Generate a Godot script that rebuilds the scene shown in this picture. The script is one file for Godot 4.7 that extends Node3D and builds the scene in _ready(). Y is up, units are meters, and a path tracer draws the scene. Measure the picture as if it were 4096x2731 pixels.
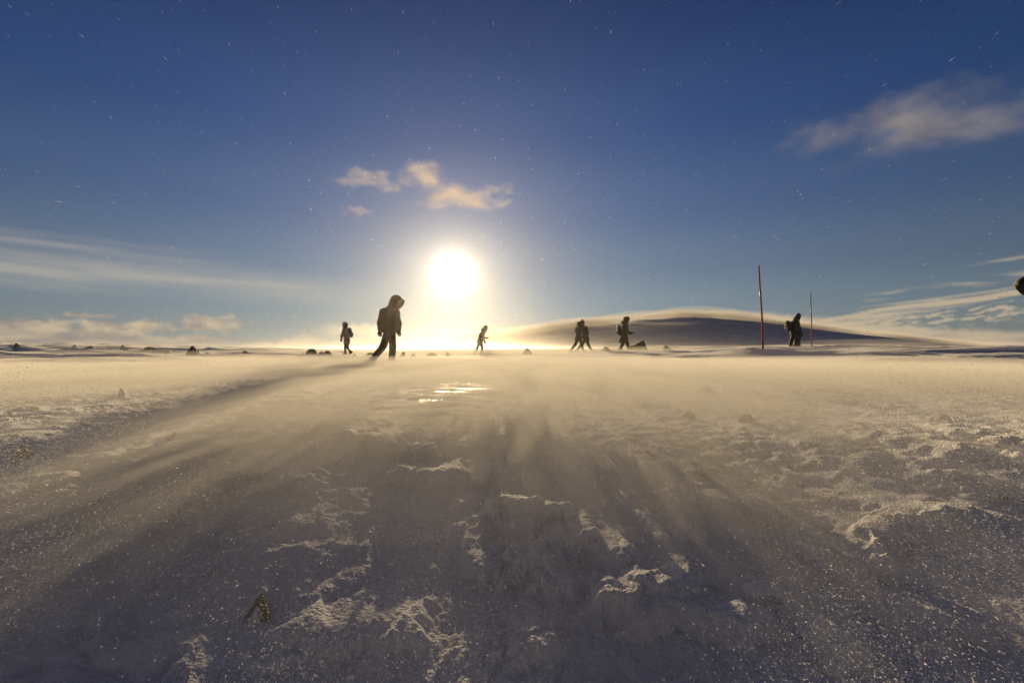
extends Node3D
# A windswept snow plateau with walkers, blowing snow and a low sun. Metres, y up, the camera looks along -z.

var rng := RandomNumberGenerator.new()
var n_sas := FastNoiseLite.new()
var n_step := FastNoiseLite.new()
var n_fine := FastNoiseLite.new()
var n_drift := FastNoiseLite.new()
var n_rock := FastNoiseLite.new()
var n_cloud := FastNoiseLite.new()
var n_wisp := FastNoiseLite.new()
var M := {}

# ---------------------------------------------------------------- setup

func _ready() -> void:
	rng.seed = 7
	setup_noise()
	setup_camera()
	setup_light()
	print("sky")
	setup_sky()
	print("materials")
	setup_materials()
	print("ground")
	build_ground()
	build_hill()
	build_ice()
	print("people")
	build_people()
	print("things")
	build_poles()
	build_rocks()
	build_small_things()
	print("air")
	build_spindrift()
	build_flakes()
	print("done")

func setup_noise() -> void:
	for p in [[n_sas, 11, 1.0, 3], [n_step, 23, 1.0, 3], [n_fine, 37, 1.0, 3], [n_drift, 41, 1.0, 3], [n_rock, 53, 1.0, 3], [n_cloud, 67, 1.0, 5], [n_wisp, 71, 1.0, 4]]:
		var n: FastNoiseLite = p[0]
		n.noise_type = FastNoiseLite.TYPE_SIMPLEX_SMOOTH
		n.seed = p[1]
		n.frequency = p[2]
		n.fractal_type = FastNoiseLite.FRACTAL_FBM
		n.fractal_octaves = p[3]

func setup_camera() -> void:
	var c := Camera3D.new()
	c.name = "camera"
	c.fov = 67.38
	c.near = 0.05
	c.far = 9000.0
	add_child(c)
	c.position = Vector3(0, 0.34, 0)
	c.rotation_degrees = Vector3(0.93, 0, 0)
	c.current = true

const SUN := Vector3(-0.1138, 0.1465, -0.9827)

func setup_light() -> void:
	var s := DirectionalLight3D.new()
	s.name = "sun"
	s.light_energy = 1.6
	s.light_color = Color(1.0, 0.88, 0.67)
	s.light_angular_distance = 0.55
	s.shadow_enabled = true
	add_child(s)
	s.look_at_from_position(SUN * 100.0, Vector3.ZERO, Vector3.UP)

func lin(r: float, g: float, b: float) -> Vector3:
	var c := Color(r / 255.0, g / 255.0, b / 255.0).srgb_to_linear()
	return Vector3(c.r, c.g, c.b)

# ---------------------------------------------------------------- sky: air and clouds

func puff(az: float, el: float, caz: float, cel: float, w: float, h: float, fx: float, fy: float, amount: float, soft: float) -> float:
	# how much cloud stands at az, el: an ellipse with an edge eaten by noise
	var u := (az - caz) / w
	var v := (el - cel) / h
	var d2 := u * u + v * v
	if d2 > 2.6:
		return 0.0
	var n := n_cloud.get_noise_2d(az * fx + caz * 7.0, el * fy + cel * 3.0)
	return smoothstep(0.0, soft, 1.0 - sqrt(d2) + amount * n)

func setup_sky() -> void:
	var w := 4096
	var h := 2048
	var half := h / 2
	var stops := [0.0, 2.0, 5.0, 9.0, 15.0, 23.0, 34.0, 55.0, 90.0]
	var cols := [lin(150, 152, 146), lin(142, 152, 152), lin(122, 142, 156), lin(102, 124, 150), lin(76, 102, 144), lin(48, 80, 132), lin(31, 58, 108), lin(21, 41, 84), lin(16, 32, 70)]
	var data := PackedFloat32Array()
	data.resize(w * h * 3)
	var sun_az := rad_to_deg(atan2(SUN.x, -SUN.z))
	var sun_el := rad_to_deg(asin(SUN.y))
	var warm := Vector3(1.0, 0.87, 0.62)
	for j in half:
		var el := 90.0 - 180.0 * (j + 0.5) / h
		var base: Vector3 = cols[8]
		for k in 8:
			if el <= stops[k + 1]:
				base = cols[k].lerp(cols[k + 1], smoothstep(0.0, 1.0, (el - stops[k]) / (stops[k + 1] - stops[k])) * 0.5 + 0.5 * (el - stops[k]) / (stops[k + 1] - stops[k]))
				break
		var ce := cos(deg_to_rad(el))
		var dy := sin(deg_to_rad(el))
		for i in w:
			var azr := TAU * (i + 0.5) / w
			if azr > PI:
				azr -= TAU
			var az := rad_to_deg(azr)
			var c := base
			var dotp := sin(azr) * ce * SUN.x + dy * SUN.y - cos(azr) * ce * SUN.z
			var th := rad_to_deg(acos(clampf(dotp, -1.0, 1.0)))
			# clear air is darkest well away from the sun
			c *= 0.46 + 0.6 * exp(-pow(th / 46.0, 2.0))
			var glow := 0.0
			if th < 100.0:
				glow = 0.11 * exp(-th / 15.0) + 0.42 * exp(-th / 5.0)
				if th < 12.0:
					glow += 8.0 * exp(-pow(th / 1.25, 2.0)) + 0.45 * exp(-pow(th / 2.9, 2.0))
			c += warm * glow
			if el < 30.0 and absf(az) < 75.0:
				c = clouds(az, el, th, c)
			var o := (j * w + i) * 3
			data[o] = c.x
			data[o + 1] = c.y
			data[o + 2] = c.z
	var below := lin(120, 116, 112)
	for j in range(half, h):
		for i in range(0, w):
			var o := (j * w + i) * 3
			data[o] = below.x
			data[o + 1] = below.y
			data[o + 2] = below.z
	var im := Image.create_from_data(w, h, false, Image.FORMAT_RGBF, data.to_byte_array())
	var sky := Sky.new()
	var m := PanoramaSkyMaterial.new()
	m.panorama = ImageTexture.create_from_image(im)
	m.energy_multiplier = 1.0 / 2.25
	sky.sky_material = m
	var e := Environment.new()
	e.background_mode = Environment.BG_SKY
	e.sky = sky
	e.tonemap_mode = Environment.TONE_MAPPER_LINEAR
	e.tonemap_exposure = 2.25
	e.sdfgi_enabled = true
	e.ssao_enabled = true
	e.ssil_enabled = true
	# fine ice dust in the air: it scatters the sunlight mostly forward
	e.volumetric_fog_enabled = true
	e.volumetric_fog_density = 0.00022
	e.volumetric_fog_albedo = Color(1.0, 0.98, 0.95)
	e.volumetric_fog_anisotropy = 0.88
	var we := WorldEnvironment.new()
	we.name = "environment"
	we.environment = e
	add_child(we)

func clouds(az: float, el: float, th: float, c: Vector3) -> Vector3:
	# thin cloud: brighter the nearer the sun it stands in the sky, grey and tan far from it
	var near := exp(-th / 11.0)
	var lit := lin(196, 178, 150).lerp(Vector3(1.0, 0.86, 0.58) * 1.05, near)
	var dim := lin(128, 122, 122).lerp(Vector3(0.75, 0.6, 0.4), near)
	var a := 0.0
	# the large torn cloud high on the right
	if az > 20.0 and el > 12.0 and el < 29.0:
		var wx := 2.2 * n_wisp.get_noise_2d(az * 0.09, el * 0.13)
		a = puff(az + 0.5 * wx, el + 0.25 * wx + 0.05 * (az - 38.0) + 0.012 * pow(maxf(az - 36.0, 0.0), 2.0), 39.5, 19.4, 12.5, 3.0, 0.16, 0.27, 0.5, 1.2)
		var t := 0.5 + 0.5 * n_cloud.get_noise_2d(az * 0.2 + 40.0, el * 0.3)
		c = c.lerp(lin(122, 114, 112).lerp(lin(168, 158, 148), t), 0.8 * a)
	# the broken cloud above the sun
	if az > -23.0 and az < 4.0 and el > 12.0 and el < 23.0:
		a = maxf(puff(az, el, -9.9, 18.6, 3.3, 2.0, 0.3, 0.4, 0.5, 1.15), puff(az, el, -5.6, 16.7, 6.8, 1.8, 0.24, 0.45, 0.6, 1.15))
		a = maxf(a, 0.5 * puff(az, el, -15.5, 17.6, 4.0, 1.2, 0.3, 0.5, 0.9, 0.9))
		a = maxf(a, 0.35 * puff(az, el, -17.0, 14.6, 1.6, 0.6, 0.5, 0.8, 0.9, 0.9))
		c = c.lerp(lin(244, 208, 160).lerp(lin(206, 184, 166), 0.5 + 0.9 * n_wisp.get_noise_2d(az * 0.3, el * 0.6)), 0.85 * a)
	# the long veil on the left
	if az < -5.0 and el > 3.0 and el < 12.0:
		var mid := 8.0 - 0.035 * (az + 50.0) + 0.5 * n_wisp.get_noise_2d(az * 0.05, 3.0)
		var s := exp(-pow((el - mid + 1.0) / 1.3, 2.0)) * smoothstep(-8.0, -26.0, az) * (0.75 + 0.5 * n_wisp.get_noise_2d(az * 0.06, el * 0.9 + az * 0.05))
		var s2 := exp(-pow((el - mid - 1.2) / 0.8, 2.0)) * smoothstep(-24.0, -40.0, az) * (0.5 + 0.7 * n_wisp.get_noise_2d(az * 0.05 + 9.0, el * 1.1))
		c = c.lerp(lin(192, 184, 168), clampf(0.62 * s + 0.4 * s2, 0.0, 1.0))
	# thin streaks and rows of small cells on the right
	if az > 22.0 and el < 11.0:
		var tilt := el - (2.7 + 0.115 * (az - 24.0)) + 0.12 * n_wisp.get_noise_2d(az * 0.08, 6.0)
		var streak := n_wisp.get_noise_2d(az * 0.045 + 3.0, tilt * 1.1)
		var s := smoothstep(0.12, -0.25, tilt) * smoothstep(-2.4, -0.9, tilt) * smoothstep(-0.12, 0.22, streak) * smoothstep(23.0, 29.0, az)
		c = c.lerp(lit, 0.8 * s)
		var cells := n_cloud.get_noise_2d(az * 0.62, (tilt - 0.05 * az) * 2.6)
		var band := smoothstep(-0.9, -1.4, tilt) * smoothstep(-3.1, -2.0, tilt)
		c = c.lerp(lit, 0.72 * band * smoothstep(0.02, 0.26, cells + 0.05) * smoothstep(25.0, 31.0, az))
		var wisp := exp(-pow((tilt - 0.75) / 0.28, 2.0)) + 0.8 * exp(-pow((tilt - 2.2) / 0.14, 2.0)) * smoothstep(41.0, 44.0, az)
		c = c.lerp(lit, 0.6 * wisp * smoothstep(-0.15, 0.35, n_wisp.get_noise_2d(az * 0.14, el * 1.2)) * smoothstep(30.0, 37.0, az))
	# cloud that stands behind the crest of the fell
	if az > -12.0 and el < 7.0:
		var crest := 0.6 + 3.35 * exp(-pow((az - 19.0) / 20.0, 2.0)) + 0.22 * n_cloud.get_noise_2d(az * 0.35, 12.0) + 0.16 * n_wisp.get_noise_2d(az * 1.1, el * 0.8)
		c = c.lerp(lit, 0.85 * smoothstep(crest + 0.45, crest - 0.25, el) * smoothstep(-12.0, 4.0, az))
	# cumulus low on the left
	if az < -20.0 and el < 8.0:
		for q in [[-43.0, 1.7, 4.6, 1.25], [-37.6, 1.5, 3.6, 1.0], [-30.6, 2.3, 3.9, 1.2], [-35.4, 2.0, 2.2, 0.8], [-39.6, 2.9, 1.8, 0.4], [-49.0, 1.9, 3.6, 1.1]]:
			var flat := 1.0 if el > q[1] else 1.7
			a = puff(az, q[1] + (el - q[1]) * flat, q[0], q[1], q[2], q[3], 0.42, 0.62, 0.75, 0.55)
			if a > 0.0:
				var up := clampf(0.62 + 0.8 * n_wisp.get_noise_2d(az * 0.35, el * 0.9), 0.0, 1.0)
				c = c.lerp(dim.lerp(lit, up), 0.88 * a)
	# banks of cloud along the horizon, bright under the sun
	if el < 6.0:
		var edge := 1.1 + 1.0 * n_cloud.get_noise_2d(az * 0.11, 1.7) + 0.5 * n_wisp.get_noise_2d(az * 0.5, el * 0.5)
		a = smoothstep(edge + 0.35, edge - 0.35, el)
		c = c.lerp(dim.lerp(lit, clampf(0.65 + 0.8 * n_wisp.get_noise_2d(az * 0.12, el * 0.8), 0.0, 1.0)), 0.8 * a)
		var e2 := 2.55 + 0.55 * n_cloud.get_noise_2d(az * 0.2 + 5.0, 8.0) + 0.25 * n_wisp.get_noise_2d(az * 0.8, el)
		var span := smoothstep(-22.0, -17.0, az) * smoothstep(5.0, 1.0, az)
		a = span * smoothstep(e2 + 0.3, e2 - 0.3, el) * smoothstep(e2 - 1.5, e2 - 0.8, el)
		c = c.lerp(lit * 1.1, 0.85 * a)
	return c

# ---------------------------------------------------------------- materials

func mat(called: String, r: float, g: float, b: float, rough := 0.9) -> StandardMaterial3D:
	var m := StandardMaterial3D.new()
	m.resource_name = called
	m.albedo_color = Color(r, g, b).linear_to_srgb()
	m.roughness = rough
	M[called] = m
	return m

func noise_tex(size: int, freq: float, oct: int, sd: int, lo: Color, hi: Color, ramp := false) -> NoiseTexture2D:
	var n := FastNoiseLite.new()
	n.noise_type = FastNoiseLite.TYPE_SIMPLEX_SMOOTH
	n.seed = sd
	n.frequency = freq
	n.fractal_octaves = oct
	var t := NoiseTexture2D.new()
	t.width = size
	t.height = size
	t.seamless = true
	t.noise = n
	if ramp:
		var g := Gradient.new()
		g.set_color(0, lo)
		g.set_color(1, hi)
		t.color_ramp = g
	return t

func setup_materials() -> void:
	var grain := noise_tex(1024, 0.03, 5, 5, Color.BLACK, Color.WHITE)
	var s := mat("snow", 0.72, 0.72, 0.73, 0.8)
	s.uv1_triplanar = true
	s.uv1_world_triplanar = true
	s.uv1_scale = Vector3(3.0, 3.0, 3.0)
	s.heightmap_enabled = true
	s.heightmap_texture = grain
	s.heightmap_scale = 0.7
	s.metallic_specular = 0.3
	var hs := mat("hill_snow", 0.72, 0.72, 0.73, 0.9)
	hs.metallic_specular = 0.2
	hs.albedo_texture = noise_tex(512, 0.01, 5, 9, Color(0.82, 0.82, 0.82), Color(1, 1, 1), true)
	hs.albedo_color = Color(0.72, 0.72, 0.73).linear_to_srgb()
	hs.uv1_triplanar = true
	hs.uv1_world_triplanar = true
	hs.uv1_scale = Vector3(0.002, 0.004, 0.002)
	var i := mat("ice", 0.45, 0.5, 0.56, 0.14)
	i.metallic_specular = 0.6
	i.uv1_triplanar = true
	i.uv1_world_triplanar = true
	i.uv1_scale = Vector3(0.9, 0.9, 0.9)
	i.heightmap_enabled = true
	i.heightmap_texture = noise_tex(1024, 0.02, 4, 15, Color.BLACK, Color.WHITE)
	i.heightmap_scale = 2.2
	var r := mat("rock", 0.16, 0.145, 0.13, 0.9)
	r.albedo_color = Color.WHITE
	r.albedo_texture = noise_tex(512, 0.02, 5, 19, Color(0.27, 0.25, 0.23), Color(0.52, 0.49, 0.46), true)
	r.uv1_triplanar = true
	r.uv1_scale = Vector3(1.3, 1.3, 1.3)
	r.heightmap_enabled = true
	r.heightmap_texture = noise_tex(512, 0.03, 5, 21, Color.BLACK, Color.WHITE)
	r.heightmap_scale = 2.0
	mat("skin", 0.36, 0.22, 0.16, 0.6)
	for p in [["coat_black", 0.012, 0.011, 0.012], ["coat_brown", 0.055, 0.038, 0.026], ["coat_olive", 0.085, 0.072, 0.025], ["coat_maroon", 0.06, 0.024, 0.022], ["coat_navy", 0.02, 0.024, 0.04], ["trousers_dark", 0.03, 0.026, 0.024], ["trousers_brown", 0.05, 0.038, 0.03], ["boot_leather", 0.025, 0.02, 0.017], ["glove_dark", 0.024, 0.022, 0.022], ["pack_dark", 0.03, 0.028, 0.032], ["pack_red", 0.03, 0.012, 0.012]]:
		var c := mat(p[0], p[1], p[2], p[3], 0.85)
		c.rim_enabled = true
		c.rim = 0.12
		c.rim_tint = 0.4
	var f := mat("fur", 0.085, 0.065, 0.05, 0.9)
	f.backlight_enabled = true
	f.backlight = Color(0.3, 0.24, 0.18)
	mat("pole_red", 0.33, 0.03, 0.026, 0.9)
	mat("pole_band", 0.03, 0.09, 0.13, 0.5)
	mat("lens_black", 0.015, 0.015, 0.016, 0.25)
	var gr := mat("dry_grass", 0.16, 0.11, 0.05, 0.9)
	gr.backlight_enabled = true
	gr.backlight = Color(0.4, 0.3, 0.15)
	var cr := mat("crust", 0.82, 0.84, 0.88, 0.7)
	cr.backlight_enabled = true
	cr.backlight = Color(0.75, 0.75, 0.75)
	var fl := mat("flake", 0.95, 0.95, 0.95, 0.6)
	fl.specular_mode = BaseMaterial3D.SPECULAR_DISABLED
	fl.backlight_enabled = true
	fl.backlight = Color(1.0, 1.0, 1.0)

# ---------------------------------------------------------------- helpers

func add(n: Node3D, called: String, parent: Node = self) -> Node3D:
	n.name = called
	parent.add_child(n, true)
	return n

func numbered(called: String) -> String:
	if not has_node(called):
		return called
	var k := 1
	while has_node("%s_%03d" % [called, k]):
		k += 1
	return "%s_%03d" % [called, k]

func tag(o: Node, label: String, category: String, group := "") -> void:
	o.set_meta("label", label)
	o.set_meta("category", category)
	if group:
		o.set_meta("group", group)

func thing(called: String, label: String, category: String, at: Vector3, turn := 0.0, group := "") -> Node3D:
	var o := Node3D.new()
	o.name = numbered(called)
	add_child(o)
	o.position = at
	o.rotation.y = turn
	tag(o, label, category, group)
	return o

func inst(mesh: Mesh, called: String, m: Material, parent: Node = self) -> MeshInstance3D:
	var o := MeshInstance3D.new()
	o.mesh = mesh
	o.material_override = m
	o.name = numbered(called) if parent == self else called
	parent.add_child(o, true)
	return o

func arrays_mesh(v: PackedVector3Array, n: PackedVector3Array, ix: PackedInt32Array) -> ArrayMesh:
	var a := []
	a.resize(Mesh.ARRAY_MAX)
	a[Mesh.ARRAY_VERTEX] = v
	if n.size():
		a[Mesh.ARRAY_NORMAL] = n
	a[Mesh.ARRAY_INDEX] = ix
	var m := ArrayMesh.new()
	m.add_surface_from_arrays(Mesh.PRIMITIVE_TRIANGLES, a)
	return m

# ---------------------------------------------------------------- ground

# eroded tongues of crust close by: x, z of the front edge, width, height, length
const TONGUES := [
	[0.010, -1.306, 0.140, 0.053, 0.38], [0.080, -1.270, 0.137, 0.037, 0.38], [-0.060, -1.257, 0.160, 0.019, 0.38], [-0.114, -1.400, 0.082, 0.018, 0.39], [-0.094, -1.154, 0.056, 0.021, 0.37], [-0.064, -1.065, 0.083, 0.026, 0.36], [0.039, -1.048, 0.113, 0.035, 0.35], [0.132, -1.158, 0.125, 0.034, 0.37], [0.075, -0.985, 0.087, 0.021, 0.35], [0.224, -1.080, 0.095, 0.031, 0.36], [0.300, -0.874, 0.222, 0.030, 0.34], [0.272, -0.931, 0.200, 0.039, 0.34], [-0.602, -2.047, 0.240, 0.031, 0.45], [-0.339, -1.845, 0.126, 0.032, 0.43], [-0.185, -1.601, 0.438, 0.030, 0.41], [-0.307, -0.828, 0.162, 0.016, 0.33], [-0.195, -0.830, 0.081, 0.019, 0.33], [0.037, -0.810, 0.071, 0.019, 0.33], [0.520, -0.780, 0.069, 0.027, 0.33], [0.734, -0.812, 0.095, 0.025, 0.33], [0.662, -1.137, 0.100, 0.017, 0.36], [0.866, -1.165, 0.171, 0.018, 0.37], [1.039, -1.242, 0.194, 0.019, 0.37], [-0.880, -1.142, 0.201, 0.013, 0.36], [-0.902, -1.332, 0.195, 0.015, 0.38], [-0.801, -0.900, 0.176, 0.010, 0.34], [0.614, -1.327, 0.195, 0.020, 0.38], [-0.745, -1.575, 0.308, 0.024, 0.41]]

func hollow(x: float, z: float) -> float:
	# the lee hollow in which the camera stands
	return 0.178 * (1.0 - smoothstep(0.3, 2.6, sqrt(0.5625 * x * x + z * z)))

func ground_h(x: float, z: float) -> float:
	var d := sqrt(x * x + z * z)
	var f := -z
	var h := 0.0
	h += 0.42 * pow(clampf(x / 14.0, 0.0, 1.0), 0.6) * smoothstep(5.0, 24.0, f)
	h += 0.62 * clampf((-x - 8.0) / 25.0, 0.0, 1.6) * smoothstep(10.0, 34.0, f)
	if d > 60.0:
		h -= 7.0 * smoothstep(60.0, 420.0, d)
	# the lee hollow in front of the camera
	h -= hollow(x, z)
	# drifts drawn out by the wind
	var far := smoothstep(5.0, 18.0, d)
	if d > 4.0 and d < 400.0:
		var dr := n_drift.get_noise_2d(x * 0.10 + z * 0.10, z * 0.32 - x * 0.06)
		var side := 0.35 + 0.65 * smoothstep(3.0, 12.0, absf(x + 1.0))
		h += 0.26 * far * side * (maxf(dr, -0.15) + 0.05 * n_sas.get_noise_2d(x * 0.5, z * 1.0))
		# the long banked edge on the right
		var line := -9.6 - 0.36 * (x - 8.0) * 0.0 + (x - 9.0) * 0.22 + 0.5 * n_drift.get_noise_2d(x * 0.25, 4.0)
		if x > 4.0 and x < 26.0:
			var q := z - line
			h += 0.13 * smoothstep(4.0, 8.0, x) * smoothstep(26.0, 18.0, x) * smoothstep(0.12, -0.12, q) * smoothstep(-4.5, -0.4, q)
		# bank under the first pole
		h += 0.10 * exp(-(pow((x - 7.6) / 1.6, 2.0) + pow((z + 15.6) / 1.3, 2.0)))
	# sastrugi: gentle backs, steep faces
	var near := 1.0 - smoothstep(6.0, 22.0, d)
	if near > 0.0:
		var s := n_sas.get_noise_2d(x * 0.9, z * 0.5)
		h += near * 0.03 * s
		var q := -2.6 * z + 3.2 * n_step.get_noise_2d(x * 0.8, z * 0.55) + 0.9 * n_step.get_noise_2d(x * 4.2 + 9.0, z * 3.0)
		var fr := q - floorf(q)
		var amp := 0.015 * (0.35 + 0.65 * smoothstep(-0.1, 0.35, n_sas.get_noise_2d(x * 0.8 + 31.0, z * 0.8))) * (1.0 + 0.8 * smoothstep(2.0, 6.0, d))
		h += near * amp * (smoothstep(0.86, 1.0, fr) - fr)
		# small ledges, one behind the other
		if d < 5.0:
			var q2 := -8.0 * z + 2.6 * n_step.get_noise_2d(x * 2.2 + 40.0, z * 1.5) + 1.3 * n_step.get_noise_2d(x * 9.0, z * 6.0 + 5.0)
			var f2 := q2 - floorf(q2)
			h += 0.0065 * smoothstep(-0.15, 0.3, n_sas.get_noise_2d(x * 1.3 + 7.0, z * 1.1) + 0.25 * exp(-pow((x - 0.05) / 0.35, 2.0))) * (smoothstep(0.84, 1.0, f2) - f2)
		# hummocks on either side
		if d > 1.0 and d < 8.0:
			var side := smoothstep(0.45, 1.3, absf(x)) * smoothstep(1.0, 1.6, d) * smoothstep(8.0, 5.0, d)
			h += 0.017 * side * (n_fine.get_noise_2d(x * 3.4, z * 2.4 + 11.0) + 0.35 * n_fine.get_noise_2d(x * 9.0 + 4.0, z * 7.0))
		# crumbly grain
		var rough := smoothstep(-0.25, 0.3, n_sas.get_noise_2d(x * 0.7 - 17.0, z * 0.6) + 0.12 * smoothstep(0.3, 1.0, x))
		var g := n_fine.get_noise_2d(x * 12.0, z * 8.0)
		var grain := near * (0.0022 + 0.0048 * rough) * (g + 0.35 * absf(n_fine.get_noise_2d(x * 26.0, z * 22.0)))
		if d < 3.0:
			grain += 0.0022 * n_fine.get_noise_2d(x * 60.0, z * 50.0) * (0.3 + rough)
			var crust := 0.0
			for t in TONGUES:
				var dx: float = (x - t[0]) / (0.5 * t[2])
				if dx > -1.5 and dx < 1.5:
					var wob: float = 0.016 * n_fine.get_noise_2d(x * 34.0, t[1] * 9.0) + 0.05 * n_fine.get_noise_2d(x * 9.0, t[1] * 7.0) + 0.5 * sin(t[1] * 53.0) * (x - t[0])
					var v: float = z - t[1] + wob
					if v > -t[4] and v < 0.03:
						var up: float = smoothstep(-0.65 * t[4], -0.02, v) * smoothstep(0.014, -0.004, v)
						crust = maxf(crust, t[3] * up * smoothstep(1.35, 0.75, absf(dx) + 0.55 * n_fine.get_noise_2d(z * 13.0, t[0] * 31.0 + 2.0 * signf(dx))))
			h += 1.25 * crust
			grain *= 1.0 - 0.35 * smoothstep(0.002, 0.012, crust)
		h += grain
	# a hollow with bare ice
	var ix := (x + 0.50) / 0.6
	var iz := (z + 4.7) / 1.9
	var e := ix * ix + iz * iz
	if e < 1.6:
		var k := smoothstep(1.5, 0.5, e)
		h = lerpf(h, ice_h(x, z) + 0.0065 + 0.018 * n_sas.get_noise_2d(x * 1.0 + 3.0, z * 4.5) + 0.008 * n_fine.get_noise_2d(x * 2.5, z * 8.0), k)
	return h

func ice_h(_x: float, z: float) -> float:
	return -0.012 + 0.034 * clampf(z + 4.9, -1.6, 1.2) + 0.0035 * sin(z * 11.0) + 0.002 * sin(z * 23.0 + 1.0) 

func build_ground() -> void:
	var radii := PackedFloat32Array()
	var r := 0.2
	while r < 5000.0:
		radii.append(r)
		r *= 1.0066 if r < 5.0 else 1.013 if r < 45.0 else 1.06
	var angles := PackedFloat32Array()
	var a := -62.0
	while a < 62.0:
		angles.append(deg_to_rad(a))
		a += 0.22
	while a < 298.0:
		angles.append(deg_to_rad(a))
		a += 4.0
	var na := angles.size()
	var nr := radii.size()
	var v := PackedVector3Array()
	v.resize(na * nr + 1)
	for i in nr:
		for k in na:
			var x := sin(angles[k]) * radii[i]
			var z := -cos(angles[k]) * radii[i]
			v[i * na + k] = Vector3(x, ground_h(x, z), z)
	v[na * nr] = Vector3(0, -0.02, 0)
	var ix := PackedInt32Array()
	ix.resize((nr - 1) * na * 6 + na * 3)
	var o := 0
	for i in nr - 1:
		for k in na:
			var p := i * na + k
			var q := i * na + (k + 1) % na
			ix[o] = p
			ix[o + 1] = p + na
			ix[o + 2] = q
			ix[o + 3] = q
			ix[o + 4] = p + na
			ix[o + 5] = q + na
			o += 6
	for k in na:
		ix[o] = na * nr
		ix[o + 1] = k
		ix[o + 2] = (k + 1) % na
		o += 3
	var nm := PackedVector3Array()
	nm.resize(v.size())
	for i in nr:
		var up := mini(i + 1, nr - 1) * na
		var dn := maxi(i - 1, 0) * na
		for k in na:
			var t := v[up + k] - v[dn + k]
			var s := v[i * na + (k + 1) % na] - v[i * na + (k + na - 1) % na]
			nm[i * na + k] = s.cross(t).normalized()
	nm[na * nr] = Vector3.UP
	if nm[na * 10].y < 0.0:
		for k in nm.size() - 1:
			nm[k] = -nm[k]
	var g := inst(arrays_mesh(v, nm, ix), "snow_ground", M.snow)
	g.set_meta("kind", "structure")
	g.set_meta("label", "windswept snow crust with ridges and low drifts")

func build_hill() -> void:
	# a broad fell beyond the plateau, its crest wrapped in cloud
	var v := PackedVector3Array()
	var nm := PackedVector3Array()
	var ix := PackedInt32Array()
	var nx := 160
	var nz := 60
	for j in nz + 1:
		for i in nx + 1:
			var x := -500.0 + 2600.0 * i / nx
			var z := -1000.0 - 1400.0 * j / nz
			v.append(Vector3(x, hill_h(x, z), z))
			var dx := hill_h(x + 6.0, z) - hill_h(x - 6.0, z)
			var dz := hill_h(x, z + 6.0) - hill_h(x, z - 6.0)
			nm.append(Vector3(-dx, 12.0, -dz).normalized())
	for j in nz:
		for i in nx:
			var p := j * (nx + 1) + i
			ix.append_array([p, p + nx + 1, p + 1, p + 1, p + nx + 1, p + nx + 2])
	var h := inst(arrays_mesh(v, nm, ix), "cloud_capped_hill", M.hill_snow)
	h.set_meta("kind", "structure")
	h.set_meta("label", "broad snowy fell with its crest wrapped in cloud")
	# the cloud that pours over its crest
	var cap := thing("cap_cloud", "thin bright cloud streaming over the crest of the far fell", "cloud", Vector3.ZERO)
	cap.set_meta("kind", "stuff")
	rng.seed = 91
	var fog := FogMaterial.new()
	fog.albedo = Color(1.0, 0.98, 0.96)
	fog.density = 0.0035
	for k in 80:
		var x := rng.randf_range(-160.0, 1500.0)
		var z := -1500.0 + rng.randf_range(-60.0, 60.0)
		var f := FogVolume.new()
		f.shape = RenderingServer.FOG_VOLUME_SHAPE_ELLIPSOID
		var sx := rng.randf_range(120.0, 320.0)
		f.size = Vector3(sx, rng.randf_range(18.0, 50.0), 90.0)
		f.material = fog
		add(f, "cloud_puff", cap)
		var slope := (hill_h(x + 60.0, -1500.0) - hill_h(x - 60.0, -1500.0)) / 120.0
		f.position = Vector3(x, hill_h(x, -1550.0) + rng.randf_range(0.0, 14.0), z - 40.0)
		f.rotation.z = atan(slope)
	var veil := FogMaterial.new()
	veil.albedo = fog.albedo
	veil.density = 0.004
	for k in 16:
		var f := FogVolume.new()
		f.shape = RenderingServer.FOG_VOLUME_SHAPE_ELLIPSOID
		f.size = Vector3(rng.randf_range(180.0, 420.0), rng.randf_range(7.0, 14.0), 90.0)
		f.material = veil
		add(f, "cloud_puff", cap)
		var x := rng.randf_range(250.0, 900.0)
		f.position = Vector3(x, hill_h(x, -1550.0) - (rng.randf_range(24.0, 40.0) if k < 9 else rng.randf_range(30.0, 85.0)), -1340.0)
		f.rotation.z = -0.03

func hill_h(x: float, z: float) -> float:
	var u := (x - 520.0) / 620.0
	var w := (z + 1550.0) / 420.0
	var h := 104.0 * exp(-u * u) * exp(-w * w)
	h *= 1.0 + 0.10 * n_drift.get_noise_2d(x * 0.0022, z * 0.0022) + 0.03 * n_drift.get_noise_2d(x * 0.012, z * 0.012)
	return h - 14.0

func build_ice() -> void:
	var v := PackedVector3Array()
	var nm := PackedVector3Array()
	var ix := PackedInt32Array()
	var rings := 90
	var seg := 96
	for i in rings + 1:
		for k in seg:
			var a := TAU * k / seg
			var e := (1.0 + 0.22 * n_sas.get_noise_2d(cos(a) * 1.3 + 5.0, sin(a) * 1.3)) * i / rings
			var x := -0.50 + 0.32 * e * cos(a)
			var z := -4.7 + 1.6 * e * sin(a)
			v.append(Vector3(x, ice_h(x, z) + 0.004, z))
			nm.append(Vector3(0, 1, -(ice_h(x, z + 0.005) - ice_h(x, z - 0.005)) * 100.0).normalized())
	for i in rings:
		for k in seg:
			var p := i * seg + k
			var q := i * seg + (k + 1) % seg
			ix.append_array([p, p + seg, q, q, p + seg, q + seg])
	var o := inst(arrays_mesh(v, nm, ix), "ice", M.ice)
	o.set_meta("kind", "structure")
	o.set_meta("label", "patch of bare rippled ice glittering under the sun")

# ---------------------------------------------------------------- people

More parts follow.
